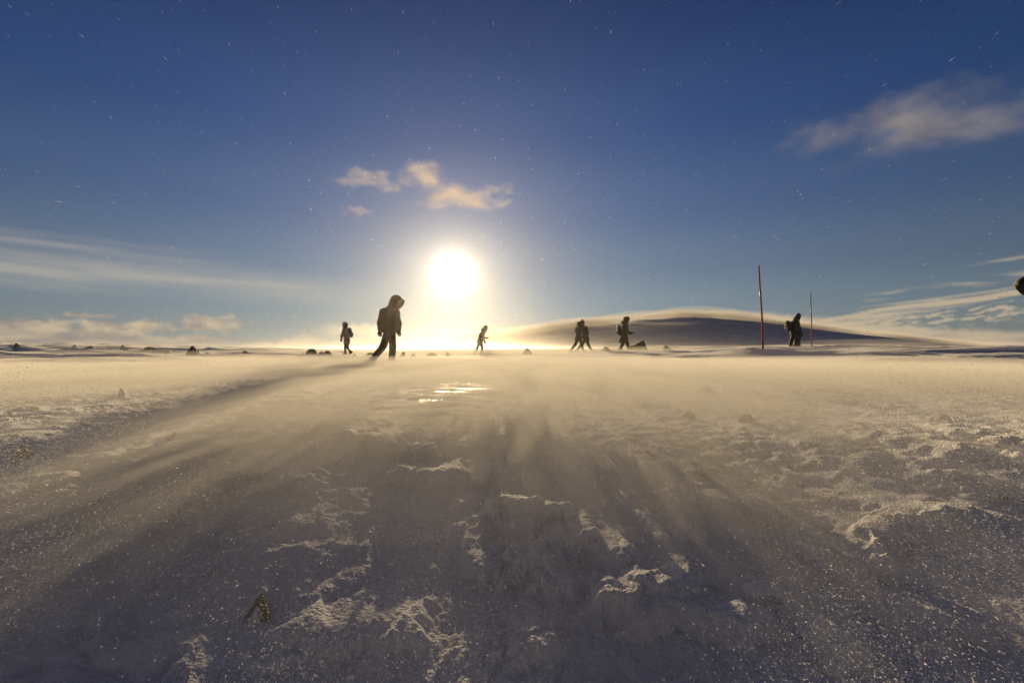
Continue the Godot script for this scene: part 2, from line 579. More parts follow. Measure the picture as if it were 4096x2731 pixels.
# One closed surface round bones [a, b, radius at a, radius at b]: distances to the tapered capsules, joined with a smooth minimum, meshed as surface nets.
func skinned(bones: Array, cell: float, k: float, cut: Array = [], shaggy := 0.0, fine := 26.0) -> ArrayMesh:
	var lo := Vector3(1e9, 1e9, 1e9)
	var hi := -lo
	for b in bones:
		var rr: float = maxf(b[2], b[3]) + 3.0 * k + 2.0 * cell
		lo = lo.min(b[0] - Vector3.ONE * rr).min(b[1] - Vector3.ONE * rr)
		hi = hi.max(b[0] + Vector3.ONE * rr).max(b[1] + Vector3.ONE * rr)
	var nx := int((hi.x - lo.x) / cell) + 2
	var ny := int((hi.y - lo.y) / cell) + 2
	var nz := int((hi.z - lo.z) / cell) + 2
	var acc := PackedFloat32Array()
	acc.resize(nx * ny * nz)
	for b in bones:
		splat(acc, nx, ny, nz, lo, cell, k, b)
	var f := PackedFloat32Array()
	f.resize(acc.size())
	for i in acc.size():
		f[i] = -k * log(acc[i]) if acc[i] > 1e-8 else 0.3
	for b in cut:
		carve(f, nx, ny, nz, lo, cell, b)
	if shaggy > 0.0:
		for z in nz:
			for y in ny:
				for x in nx:
					f[(z * ny + y) * nx + x] += shaggy * n_rock.get_noise_3d(x * cell * fine, y * cell * fine, z * cell * fine)
	return nets(f, nx, ny, nz, lo, cell)

func span(at: float, r: float, lo: float, cell: float, n: int) -> Vector2i:
	return Vector2i(clampi(int((at - r - lo) / cell), 0, n), clampi(int((at + r - lo) / cell) + 2, 0, n))

func splat(acc: PackedFloat32Array, nx: int, ny: int, nz: int, lo: Vector3, cell: float, k: float, b: Array) -> void:
	var p: Vector3 = b[0]
	var q: Vector3 = b[1]
	var ra: float = b[2]
	var rb: float = b[3]
	var reach := maxf(ra, rb) + 3.0 * k + cell
	var mid := (p + q) * 0.5
	var ext := (q - p).abs() * 0.5 + Vector3.ONE * reach
	var sx := span(mid.x, ext.x, lo.x, cell, nx)
	var sy := span(mid.y, ext.y, lo.y, cell, ny)
	var sz := span(mid.z, ext.z, lo.z, cell, nz)
	var d := q - p
	var dd := maxf(d.length_squared(), 1e-9)
	for z in range(sz.x, sz.y):
		for y in range(sy.x, sy.y):
			var o := (z * ny + y) * nx
			for x in range(sx.x, sx.y):
				var at := lo + Vector3(x, y, z) * cell
				var t := clampf((at - p).dot(d) / dd, 0.0, 1.0)
				var e := at.distance_to(p + d * t) - lerpf(ra, rb, t)
				if e < 3.0 * k + cell:
					acc[o + x] += exp(-e / k)

func carve(f: PackedFloat32Array, nx: int, ny: int, nz: int, lo: Vector3, cell: float, b: Array) -> void:
	var p: Vector3 = b[0]
	var q: Vector3 = b[1]
	var d := q - p
	var dd := maxf(d.length_squared(), 1e-9)
	for z in nz:
		for y in ny:
			for x in nx:
				var at := lo + Vector3(x, y, z) * cell
				var t := clampf((at - p).dot(d) / dd, 0.0, 1.0)
				var e: float = at.distance_to(p + d * t) - lerpf(b[2], b[3], t)
				var i := (z * ny + y) * nx + x
				f[i] = maxf(f[i], -e)

func nets(f: PackedFloat32Array, nx: int, ny: int, nz: int, lo: Vector3, cell: float) -> ArrayMesh:
	var id := PackedInt32Array()
	id.resize(nx * ny * nz)
	id.fill(-1)
	var v := PackedVector3Array()
	var nm := PackedVector3Array()
	var off := [0, 1, nx, nx + 1, nx * ny, nx * ny + 1, nx * ny + nx, nx * ny + nx + 1]
	var edges := [[0, 1], [2, 3], [4, 5], [6, 7], [0, 2], [1, 3], [4, 6], [5, 7], [0, 4], [1, 5], [2, 6], [3, 7]]
	for z in nz - 1:
		for y in ny - 1:
			for x in nx - 1:
				var o := (z * ny + y) * nx + x
				var inside := 0
				for c in 8:
					if f[o + off[c]] < 0.0:
						inside += 1
				if inside == 0 or inside == 8:
					continue
				var s := Vector3.ZERO
				var n := 0
				for e in edges:
					var fa := f[o + off[e[0]]]
					var fb := f[o + off[e[1]]]
					if (fa < 0.0) != (fb < 0.0):
						var t := fa / (fa - fb)
						var a := Vector3(e[0] & 1, (e[0] >> 1) & 1, e[0] >> 2)
						var b := Vector3(e[1] & 1, (e[1] >> 1) & 1, e[1] >> 2)
						s += a.lerp(b, t)
						n += 1
				id[o] = v.size()
				v.append(lo + (Vector3(x, y, z) + s / n) * cell)
				var g := Vector3(f[o + 1] + f[o + off[3]] + f[o + off[5]] + f[o + off[7]] - f[o] - f[o + off[2]] - f[o + off[4]] - f[o + off[6]], f[o + off[2]] + f[o + off[3]] + f[o + off[6]] + f[o + off[7]] - f[o] - f[o + 1] - f[o + off[4]] - f[o + off[5]], f[o + off[4]] + f[o + off[5]] + f[o + off[6]] + f[o + off[7]] - f[o] - f[o + 1] - f[o + off[2]] - f[o + off[3]])
				nm.append(g.normalized())
	var ix := PackedInt32Array()
	for z in range(1, nz - 1):
		for y in range(1, ny - 1):
			for x in range(1, nx - 1):
				var o := (z * ny + y) * nx + x
				var a := f[o] < 0.0
				if a != (f[o + 1] < 0.0):
					quad(ix, id[o], id[o - nx], id[o - nx - nx * ny], id[o - nx * ny], a)
				if a != (f[o + nx] < 0.0):
					quad(ix, id[o], id[o - nx * ny], id[o - nx * ny - 1], id[o - 1], a)
				if a != (f[o + nx * ny] < 0.0):
					quad(ix, id[o], id[o - 1], id[o - 1 - nx], id[o - nx], a)
	return arrays_mesh(v, nm, ix)

func quad(ix: PackedInt32Array, a: int, b: int, c: int, d: int, turned: bool) -> void:
	# clockwise seen from outside
	if turned:
		ix.append_array([a, c, b, a, d, c])
	else:
		ix.append_array([a, b, c, a, c, d])

func hand_bones(wrist: Vector3, dir: Vector3, side: Vector3, s: float, fat: float) -> Array:
	# a palm, four curled fingers of unequal length and a thumb that leaves the side of the palm
	var out := []
	var curl := dir.cross(side).normalized()
	var palm := wrist + dir * 0.085 * s
	for k in 4:
		var w := side * (0.030 - 0.02 * k) * s
		out.append([wrist + w * 0.6 + dir * 0.02 * s, palm + w, 0.016 * fat, 0.015 * fat])
		var l: float = [0.036, 0.042, 0.039, 0.030][k] * s
		var j1 := palm + w + (dir * 0.9 + curl * 0.35).normalized() * l
		var j2 := j1 + (dir * 0.45 + curl * 0.85).normalized() * l * 0.75
		var j3 := j2 + (dir * -0.1 + curl).normalized() * l * 0.5
		out.append([palm + w, j1, 0.0115 * fat, 0.0105 * fat])
		out.append([j1, j2, 0.0105 * fat, 0.0095 * fat])
		out.append([j2, j3, 0.0095 * fat, 0.0085 * fat])
	var t0 := wrist + side * 0.03 * s + dir * 0.03 * s
	var t1 := t0 + (side * 0.7 + dir * 0.7 + curl * 0.3).normalized() * 0.045 * s
	out.append([t0, t1, 0.014 * fat, 0.012 * fat])
	out.append([t1, t1 + (dir * 0.8 + curl * 0.6).normalized() * 0.032 * s, 0.012 * fat, 0.010 * fat])
	return out

# p holds joints in the walker's own plane: x forward in the picture, y up, z towards the camera
func person(at: Vector3, label: String, p: Dictionary, look: Dictionary, cell: float) -> Node3D:
	var root := thing("person", label, "person", at, 0.0, look.get("group", ""))
	var hd: Vector3 = p.head
	var face: Vector3 = (p.face as Vector3).normalized()
	var up := Vector3.UP - face * face.y
	up = up.normalized()
	var across := face.cross(up).normalized()
	var hr: float = look.get("head", 0.105)
	# the body itself, mostly under its clothes
	var body := [
		[hd + up * 0.015, hd - up * 0.05 + face * 0.02, hr * 0.86, hr * 0.66], [hd - up * 0.02, p.neck, 0.055, 0.058], [p.neck, p.chest, 0.07, 0.115], [p.chest, p.pelvis, 0.12, 0.115],
		[hd + face * hr * 0.75 + up * 0.01, hd + face * hr * 1.05 - up * 0.025, 0.013, 0.018], [hd + face * hr * 0.7 - up * 0.085, hd + face * hr * 0.72 - up * 0.09, 0.026, 0.026],
		[hd + face * hr * 0.68 + up * 0.03 - across * 0.03, hd + face * hr * 0.68 + up * 0.03 + across * 0.03, 0.02, 0.02],
		[hd + across * hr * 0.82, hd + across * hr * 0.86 - up * 0.03, 0.016, 0.012], [hd - across * hr * 0.82, hd - across * hr * 0.86 - up * 0.03, 0.016, 0.012]]
	var jacket := [[p.neck + Vector3(0, -0.04, 0), p.chest, 0.10, look.get("chest", 0.17)], [p.chest, p.get("waist", p.pelvis), look.get("chest", 0.17), look.get("hip", 0.16)]]
	for h in p.get("hem", []):
		jacket.append([p.get("waist", p.pelvis), h, look.get("hip", 0.16) * 0.85, 0.075])
	var trousers := [[p.pelvis + Vector3(0, 0.08, 0), p.pelvis, 0.12, 0.125]]
	var arm: float = look.get("arm", 0.075)
	for a in p.arms:
		# shoulder, elbow, wrist
		body.append([p.chest.lerp(p.neck, 0.5), a[0], 0.07, 0.05])
		body.append([a[0], a[1], 0.05, 0.042])
		body.append([a[1], a[2], 0.042, 0.03])
		jacket.append([p.chest.lerp(p.neck, 0.65), a[0], 0.10, arm + 0.015])
		jacket.append([a[0], a[1], arm + 0.015, arm])
		jacket.append([a[1], a[2], arm, arm * 0.78])
		var dir: Vector3 = (a[2] - a[1]).normalized()
		var side := dir.cross(Vector3(0, 0, 1) if absf(dir.z) < 0.8 else Vector3.UP).normalized()
		body.append_array(hand_bones(a[2], dir, side, 1.0, 0.72))
	for l in p.legs:
		# hip, knee, ankle, heel, toe
		body.append([l[0], l[1], 0.085, 0.055])
		body.append([l[1], l[2], 0.055, 0.038])
		body.append([l[2], l[4], 0.038, 0.028])
		trousers.append([l[0], l[1], look.get("thigh", 0.10), look.get("knee", 0.078)])
		trousers.append([l[1], l[2].lerp(l[1], 0.12), look.get("knee", 0.078), look.get("cuff", 0.068)])
	inst(skinned(body, maxf(cell * 0.8, 0.011), 0.009), "body", M.skin, root)
	inst(skinned(jacket, cell, 0.022, [], 0.006), "jacket", look.coat, root)
	inst(skinned(trousers, cell, 0.016, [], 0.004), "trousers", look.legs, root)
	for l in p.legs:
		inst(skinned([[l[2] + (l[1] - l[2]) * 0.3, l[2], 0.064, 0.056], [l[2], l[3], 0.05, 0.045], [l[3], l[4], 0.045, 0.042], [l[2], l[4], 0.05, 0.042]], cell * 0.8, 0.012), "boot", M.boot_leather, root)
	for a in p.arms:
		var dir: Vector3 = (a[2] - a[1]).normalized()
		var side := dir.cross(Vector3(0, 0, 1) if absf(dir.z) < 0.8 else Vector3.UP).normalized()
		var g := hand_bones(a[2], dir, side, 1.02, 1.3)
		g.append([a[2] - dir * 0.04, a[2] + dir * 0.02, 0.052, 0.042])
		inst(skinned(g, 0.009 if cell < 0.016 else 0.012, 0.005), "glove", M.glove_dark, root)
	# a scarf drawn up over mouth and nose
	inst(skinned([[hd + face * hr * 0.42 - up * 0.05, hd - up * 0.06, hr * 0.72, hr * 0.86], [hd + face * hr * 0.78 - up * 0.045, hd + face * hr * 0.6 - up * 0.09, 0.045, 0.045], [hd - up * 0.07, p.neck, hr * 0.8, 0.085]], maxf(cell * 0.8, 0.012), 0.012), "scarf", look.get("scarf", M.glove_dark), root)
	match look.get("hat", "hood"):
		"hood":
			var shell := [[hd + up * 0.01 - face * 0.02, hd - up * 0.06 - face * 0.015, hr * 1.26, hr * 1.14], [hd - up * 0.05, p.neck, hr * 1.12, 0.115], [hd + face * 0.03 + up * 0.02, hd + face * look.get("brim", 0.07) + up * 0.005, hr * 1.22, hr * 1.1]]
			var hood := inst(skinned(shell, cell * 0.9, 0.018, [[hd + face * 0.10 - up * 0.01, hd + face * 0.32 - up * 0.02, hr * 0.80, hr * 1.25], [hd + face * 0.01, hd + face * 0.1, hr * 0.96, hr * 0.8]]), "hood", look.coat, root)
			if look.get("fur", false):
				var ring := []
				for k in 14:
					var a0 := TAU * k / 14.0
					var a1 := TAU * (k + 1) / 14.0
					var c: Vector3 = hd + face * (look.get("brim", 0.07) + 0.075) - up * 0.01
					ring.append([c + (across * cos(a0) + up * sin(a0) * 1.12) * hr * 1.02, c + (across * cos(a1) + up * sin(a1) * 1.12) * hr * 1.02, 0.034, 0.034])
				inst(skinned(ring, 0.011, 0.014, [], 0.016), "fur_trim", M.fur, hood)
		"beanie":
			inst(skinned([[hd + up * 0.05, hd + up * 0.0 - face * 0.02, hr * 0.98, hr * 1.0], [hd + up * 0.10, hd + up * 0.14 - face * 0.02, hr * 0.6, hr * 0.35]], cell * 0.8, 0.012, [[hd + face * 0.2 - up * 0.05, hd + face * 0.08 - up * 0.06, 0.09, 0.06]]), "woolly_hat", look.get("hatm", look.coat), root)
			inst(skinned([[p.neck + up * 0.05, p.neck, 0.085, 0.10]], cell * 0.9, 0.012), "collar", look.coat, root)
		"cap":
			var cap := inst(skinned([[hd + up * 0.05, hd + up * 0.03 - face * 0.02, hr * 0.95, hr * 1.0]], cell * 0.8, 0.012, [[hd + face * 0.2 - up * 0.06, hd + face * 0.06 - up * 0.08, 0.10, 0.07]]), "cap", look.get("hatm", look.coat), root)
			var b0 := hd + up * 0.05 + face * hr * 0.8
			inst(skinned([[b0 - across * 0.045, b0 + face * 0.085 - across * 0.03, 0.012, 0.010], [b0, b0 + face * 0.10, 0.012, 0.010], [b0 + across * 0.045, b0 + face * 0.085 + across * 0.03, 0.012, 0.010]], 0.010, 0.012), "peak", look.get("hatm", look.coat), cap)
			inst(skinned([[hd - up * 0.04 - face * 0.04, p.neck, hr * 0.95, 0.13], [p.neck, p.neck - face * 0.06 + up * 0.02, 0.12, 0.11]], cell * 0.9, 0.02), "lowered_hood", look.coat, root)
	if p.has("pocket"):
		inst(skinned([[p.pocket, p.pocket + Vector3(0.05, 0.01, 0), 0.03, 0.03]], 0.012, 0.01), "pocket", look.coat, root)
	if p.has("back_hood"):
		inst(skinned([[p.back_hood, p.back_hood + Vector3(0.05, -0.08, 0), 0.075, 0.07]], cell * 0.9, 0.015), "spare_hood", look.coat, root)
	return root

func pack(at: Vector3, label: String, c: Vector3, tall: float, deep: float, lean: float, m: Material) -> void:
	# a rucksack: bag, lid, front pocket and two straps, its own thing on the wearer's back
	var o := thing("backpack", label, "backpack", at)
	var upv := Vector3(-sin(lean), cos(lean), 0)
	var out := Vector3(-cos(lean), -sin(lean), 0) * signf(deep)
	var dp := absf(deep)
	var bag := []
	for k in 3:
		for w in [-0.09, 0.0, 0.09]:
			bag.append([c - upv * tall * 0.36 + Vector3(0, 0, w), c + upv * tall * 0.3 + Vector3(0, 0, w), dp * 0.5, dp * 0.42])
		break
	var b := inst(skinned(bag, 0.02, 0.02), "bag", m, o)
	inst(skinned([[c + upv * tall * 0.42 + Vector3(0, 0, -0.09), c + upv * tall * 0.42 + Vector3(0, 0, 0.09), dp * 0.4, dp * 0.4]], 0.02, 0.015), "lid", m, b)
	inst(skinned([[c - upv * tall * 0.2 + out * dp * 0.5 + Vector3(0, 0, -0.05), c - upv * tall * 0.16 + out * dp * 0.5 + Vector3(0, 0, 0.05), dp * 0.28, dp * 0.28]], 0.02, 0.015), "front_pocket", m, b)
	for w in [-0.11, 0.11]:
		inst(skinned([[c + upv * tall * 0.36 + Vector3(0, 0, w), c + upv * tall * 0.4 - out * dp * 1.5 + Vector3(0, 0, w), 0.018, 0.018], [c + upv * tall * 0.4 - out * dp * 1.5 + Vector3(0, 0, w), c - upv * tall * 0.1 - out * dp * 1.9 + Vector3(0, 0, w), 0.018, 0.018]], 0.014, 0.01), "strap", m, o)

func v3(a: float, b: float, c := 0.0) -> Vector3:
	return Vector3(a, b, c)

func stand(x: float, z: float) -> Vector3:
	return Vector3(x, ground_h(x, z) - 0.015, z)

func build_people() -> void:
	# the man close by: head bowed, walking into the wind
	person(stand(-3.2, -13.3), "tall person in dark brown hooded parka with fur trim, head bowed, arms hanging", {
		"head": v3(0.185, 1.635, 0.02), "face": v3(0.74, -0.62, 0.15), "neck": v3(0.09, 1.50), "chest": v3(0.035, 1.26), "pelvis": v3(0.015, 0.84),
		"waist": v3(0.02, 0.95), "hem": [v3(-0.09, 0.87, 0.08), v3(0.11, 0.87, -0.06), v3(0.02, 0.87, 0.12)],
		"arms": [[v3(-0.12, 1.34, 0.13), v3(-0.19, 1.06, 0.17), v3(-0.195, 0.85, 0.15)], [v3(0.155, 1.34, -0.13), v3(0.215, 1.06, -0.16), v3(0.235, 0.88, -0.12)]],
		"legs": [[v3(0.06, 0.80, -0.07), v3(0.085, 0.43, -0.06), v3(0.06, 0.10, -0.06), v3(0.02, 0.05, -0.06), v3(0.20, 0.045, -0.04)], [v3(-0.03, 0.80, 0.07), v3(-0.125, 0.46, 0.09), v3(-0.36, 0.16, 0.10), v3(-0.43, 0.12, 0.10), v3(-0.31, 0.045, 0.11)]]
	}, {"coat": M.coat_brown, "legs": M.trousers_brown, "fur": true, "chest": 0.175, "hip": 0.155, "arm": 0.072, "head": 0.108, "thigh": 0.1, "knee": 0.092, "cuff": 0.085, "brim": 0.065}, 0.014)
	# further off
	person(stand(-8.5, -26.2), "small person in knee-length hooded coat with a backpack, facing away from the sun's glare", {
		"head": v3(-0.065, 1.55), "face": v3(-1, 0, 0.15), "neck": v3(-0.055, 1.39), "chest": v3(0.0, 1.17), "pelvis": v3(0.04, 0.76),
		"hem": [v3(-0.06, 0.58), v3(0.13, 0.60), v3(0.04, 0.58, 0.08)],
		"arms": [[v3(-0.07, 1.27, 0.14), v3(-0.17, 0.98, 0.16), v3(-0.19, 0.82, 0.15)], [v3(0.0, 1.27, -0.14), v3(0.03, 0.98, -0.16), v3(-0.05, 0.8, -0.16)]],
		"legs": [[v3(0.02, 0.72, 0.06), v3(-0.03, 0.36, 0.06), v3(-0.01, 0.09, 0.06), v3(0.03, 0.05, 0.06), v3(-0.12, 0.04, 0.06)], [v3(0.05, 0.72, -0.06), v3(0.06, 0.38, -0.06), v3(0.20, 0.17, -0.06), v3(0.27, 0.14, -0.06), v3(0.15, 0.045, -0.06)]]
	}, {"coat": M.coat_brown, "legs": M.trousers_dark, "chest": 0.135, "hip": 0.145, "arm": 0.062, "thigh": 0.085, "knee": 0.062, "cuff": 0.052, "brim": 0.05}, 0.02)
	pack(stand(-8.5, -26.2), "dark backpack on the small person in the knee-length coat", v3(0.20, 1.15), 0.42, -0.20, 0.18, M.pack_dark)
	person(stand(-1.72, -28.0), "person in light brown jacket and brimmed hat leaning into the wind beside a flat stone", {
		"head": v3(0.27, 1.53), "face": v3(0.95, -0.2, 0.1), "neck": v3(0.19, 1.37), "chest": v3(0.06, 1.12), "pelvis": v3(-0.04, 0.75), "back_hood": v3(0.10, 1.46),
		"hem": [v3(-0.10, 0.68), v3(0.05, 0.70)],
		"arms": [[v3(0.15, 1.24, 0.15), v3(0.16, 0.98, 0.2), v3(0.23, 0.80, 0.16)], [v3(0.14, 1.24, -0.15), v3(0.14, 0.98, -0.18), v3(0.28, 0.98, -0.12)]],
		"legs": [[v3(-0.06, 0.70, 0.06), v3(-0.19, 0.40, 0.07), v3(-0.35, 0.11, 0.07), v3(-0.41, 0.07, 0.07), v3(-0.27, 0.04, 0.07)], [v3(0.0, 0.70, -0.06), v3(0.10, 0.42, -0.06), v3(0.0, 0.12, -0.06), v3(-0.05, 0.07, -0.06), v3(0.10, 0.04, -0.06)]]
	}, {"coat": M.coat_brown, "legs": M.trousers_brown, "hat": "cap", "chest": 0.15, "hip": 0.15, "arm": 0.065, "knee": 0.07, "cuff": 0.06}, 0.02)
	# two who hold on to each other
	person(stand(3.50, -27.0), "shorter hooded person in dark jacket, arm round a taller person in a pointed hat", {
		"head": v3(0.05, 1.47, 0.08), "face": v3(0.8, -0.1, 0.5), "neck": v3(0.03, 1.34, 0.08), "chest": v3(0.02, 1.12, 0.08), "pelvis": v3(0.0, 0.76, 0.08),
		"hem": [v3(-0.13, 0.70, 0.08), v3(0.11, 0.72, 0.08)],
		"arms": [[v3(-0.09, 1.24, 0.22), v3(-0.15, 1.12, 0.30), v3(0.06, 1.08, 0.27)], [v3(0.09, 1.24, -0.04), v3(0.20, 1.10, -0.04), v3(0.34, 1.14, -0.02)]],
		"legs": [[v3(-0.05, 0.74, 0.14), v3(-0.19, 0.38, 0.14), v3(-0.42, 0.10, 0.14), v3(-0.48, 0.06, 0.14), v3(-0.34, 0.04, 0.14)], [v3(0.06, 0.74, 0.02), v3(0.18, 0.43, 0.02), v3(0.25, 0.10, 0.02), v3(0.21, 0.05, 0.02), v3(0.36, 0.04, 0.02)]]
	}, {"coat": M.coat_black, "legs": M.trousers_dark, "chest": 0.16, "hip": 0.15, "arm": 0.068, "knee": 0.075, "cuff": 0.065, "group": ""}, 0.02)
	person(stand(3.88, -27.25), "taller person in maroon coat and pointed woolly hat holding on to a hooded companion", {
		"head": v3(-0.12, 1.58, -0.02), "face": v3(-0.6, -0.1, 0.6), "neck": v3(-0.11, 1.42), "chest": v3(-0.03, 1.15), "pelvis": v3(0.06, 0.74),
		"hem": [v3(-0.02, 0.62), v3(0.17, 0.64), v3(0.08, 0.62, 0.07)],
		"arms": [[v3(-0.03, 1.30, -0.16), v3(0.05, 1.02, -0.18), v3(-0.08, 0.85, -0.12)], [v3(0.05, 1.28, 0.14), v3(0.12, 1.0, 0.18), v3(-0.05, 0.90, 0.22)]],
		"legs": [[v3(0.03, 0.70, 0.05), v3(-0.18, 0.38, 0.05), v3(-0.46, 0.10, 0.05), v3(-0.50, 0.06, 0.05), v3(-0.36, 0.04, 0.06)], [v3(0.09, 0.70, -0.06), v3(0.21, 0.36, -0.06), v3(0.38, 0.10, -0.06), v3(0.33, 0.06, -0.06), v3(0.47, 0.04, -0.05)]]
	}, {"coat": M.coat_maroon, "legs": M.trousers_brown, "hat": "beanie", "hatm": M.coat_navy, "chest": 0.155, "hip": 0.15, "arm": 0.068, "knee": 0.075, "cuff": 0.062}, 0.02)
	# the photographer in the long olive coat
	person(stand(5.80, -26.5), "person in long olive coat and stiff hood holding a small camera in front", {
		"head": v3(0.12, 1.62), "face": v3(0.97, 0.0, 0.2), "neck": v3(0.11, 1.43), "chest": v3(0.06, 1.16), "pelvis": v3(0.02, 0.74), "back_hood": v3(-0.08, 1.49),
		"hem": [v3(-0.21, 0.45), v3(-0.02, 0.46, 0.1), v3(0.15, 0.58), v3(0.02, 0.5, -0.1)],
		"arms": [[v3(0.10, 1.30, 0.16), v3(0.12, 1.0, 0.2), v3(0.30, 0.94, 0.08)], [v3(0.12, 1.30, -0.16), v3(0.14, 1.0, -0.18), v3(0.30, 0.92, -0.08)]],
		"legs": [[v3(-0.03, 0.70, 0.06), v3(-0.07, 0.36, 0.06), v3(-0.20, 0.10, 0.06), v3(-0.25, 0.06, 0.06), v3(-0.10, 0.04, 0.07)], [v3(0.06, 0.70, -0.06), v3(0.19, 0.37, -0.06), v3(0.25, 0.10, -0.06), v3(0.21, 0.06, -0.06), v3(0.36, 0.04, -0.05)]]
	}, {"coat": M.coat_olive, "legs": M.trousers_brown, "chest": 0.165, "hip": 0.17, "arm": 0.07, "brim": 0.13, "knee": 0.085, "cuff": 0.09}, 0.018)
	pack(stand(5.80, -26.5), "dark rucksack on the back of the person in the olive coat", v3(-0.24, 1.06), 0.46, 0.22, 0.22, M.pack_dark)
	var cam := thing("camera", "small black camera held by the person in the olive coat", "camera", stand(5.80, -26.5) + v3(0.40, 0.93, 0.0))
	inst(skinned([[v3(0, -0.02, -0.05), v3(0, -0.02, 0.05), 0.035, 0.035], [v3(0, 0.02, -0.04), v3(0, 0.02, 0.04), 0.03, 0.03]], 0.012, 0.008), "camera_body", M.lens_black, cam)
	inst(skinned([[v3(0.03, 0, 0), v3(0.10, -0.01, 0), 0.032, 0.036]], 0.012, 0.006), "lens", M.lens_black, cam)
	# two side by side between the red poles
	person(stand(15.1, -27.2), "stout person in long black coat, peaked cap and backpack between the two red poles", {
		"head": v3(0.13, 1.64, 0.04), "face": v3(0.95, -0.2, 0.2), "neck": v3(0.06, 1.47, 0.04), "chest": v3(-0.06, 1.14, 0.04), "pelvis": v3(-0.08, 0.72, 0.04),
		"hem": [v3(-0.22, 0.56), v3(0.05, 0.52, 0.05), v3(-0.08, 0.54, 0.12)],
		"arms": [[v3(-0.12, 1.33, 0.2), v3(-0.10, 1.0, 0.24), v3(0.06, 0.84, 0.2)], [v3(0.06, 1.33, -0.12), v3(0.14, 1.02, -0.16), v3(0.18, 0.84, -0.1)]],
		"legs": [[v3(-0.16, 0.68, 0.1), v3(-0.27, 0.36, 0.1), v3(-0.34, 0.10, 0.1), v3(-0.39, 0.05, 0.1), v3(-0.23, 0.04, 0.1)], [v3(-0.03, 0.68, -0.02), v3(0.03, 0.36, -0.02), v3(-0.02, 0.10, -0.02), v3(-0.06, 0.05, -0.02), v3(0.10, 0.04, -0.02)]]
	}, {"coat": M.coat_black, "legs": M.trousers_dark, "hat": "cap", "chest": 0.235, "hip": 0.215, "arm": 0.095, "knee": 0.09, "cuff": 0.085}, 0.018)
	pack(stand(15.1, -27.2), "dark red backpack on the stout person in the black coat", v3(-0.40, 1.10), 0.46, 0.26, 0.28, M.pack_red)
	person(stand(15.42, -27.6), "person in black coat half hidden behind the stout person with the backpack", {
		"head": v3(-0.10, 1.56), "face": v3(0.95, -0.3, -0.2), "neck": v3(-0.10, 1.40), "chest": v3(-0.02, 1.12), "pelvis": v3(0.05, 0.72),
		"hem": [v3(-0.05, 0.58), v3(0.10, 0.54)],
		"arms": [[v3(-0.06, 1.26, 0.16), v3(0.0, 1.0, 0.2), v3(0.10, 0.8, 0.2)], [v3(0.02, 1.26, -0.16), v3(0.06, 1.0, -0.18), v3(0.14, 0.8, -0.14)]],
		"legs": [[v3(0.02, 0.68, 0.06), v3(-0.14, 0.38, 0.06), v3(-0.2, 0.10, 0.06), v3(-0.24, 0.06, 0.06), v3(-0.1, 0.04, 0.06)], [v3(0.08, 0.68, -0.06), v3(0.07, 0.36, -0.06), v3(0.12, 0.10, -0.06), v3(0.08, 0.06, -0.06), v3(0.22, 0.04, -0.06)]]
	}, {"coat": M.coat_black, "legs": M.trousers_dark, "chest": 0.165, "hip": 0.16, "arm": 0.07, "knee": 0.085, "cuff": 0.075}, 0.02)
	# someone close on the right, bent forward; only the hood comes into the picture
	person(stand(9.55, -9.0), "person in black hooded jacket bending forward, alone far to the side of the red poles", {
		"head": v3(-0.47, 1.36), "face": v3(-0.45, -0.45, -0.75), "neck": v3(-0.30, 1.29), "chest": v3(-0.13, 1.14), "pelvis": v3(0.05, 0.80),
		"hem": [v3(0.0, 0.68), v3(0.12, 0.70)],
		"arms": [[v3(-0.17, 1.24, 0.17), v3(-0.12, 0.98, 0.2), v3(-0.18, 0.78, 0.17)], [v3(-0.17, 1.24, -0.17), v3(-0.12, 0.98, -0.2), v3(-0.20, 0.8, -0.17)]],
		"legs": [[v3(0.04, 0.76, 0.08), v3(-0.08, 0.42, 0.08), v3(-0.02, 0.10, 0.08), v3(0.03, 0.05, 0.08), v3(-0.14, 0.04, 0.08)], [v3(0.06, 0.76, -0.08), v3(0.10, 0.42, -0.08), v3(0.26, 0.12, -0.08), v3(0.31, 0.07, -0.08), v3(0.15, 0.04, -0.08)]]
	}, {"coat": M.coat_black, "legs": M.trousers_dark, "chest": 0.17, "hip": 0.16, "head": 0.115}, 0.018)

# ---------------------------------------------------------------- poles, stones, crust

func tube(pts: Array, radii: Array, seg := 12) -> ArrayMesh:
	var st := SurfaceTool.new()
	st.begin(Mesh.PRIMITIVE_TRIANGLES)
	for i in pts.size():
		for k in seg:
			var a := TAU * k / seg
			st.set_smooth_group(0)
			st.add_vertex(pts[i] + Vector3(cos(a), 0, sin(a)) * radii[i])
	for i in pts.size() - 1:
		for k in seg:
			var p := i * seg + k
			var q := i * seg + (k + 1) % seg
			for n in [p, p + seg, q, q, p + seg, q + seg]:
				st.add_index(n)
	st.add_vertex(pts[-1])
	var top := pts.size() * seg
	for k in seg:
		for n in [(pts.size() - 1) * seg + k, top, (pts.size() - 1) * seg + (k + 1) % seg]:
			st.add_index(n)
	st.generate_normals()
	return st.commit()

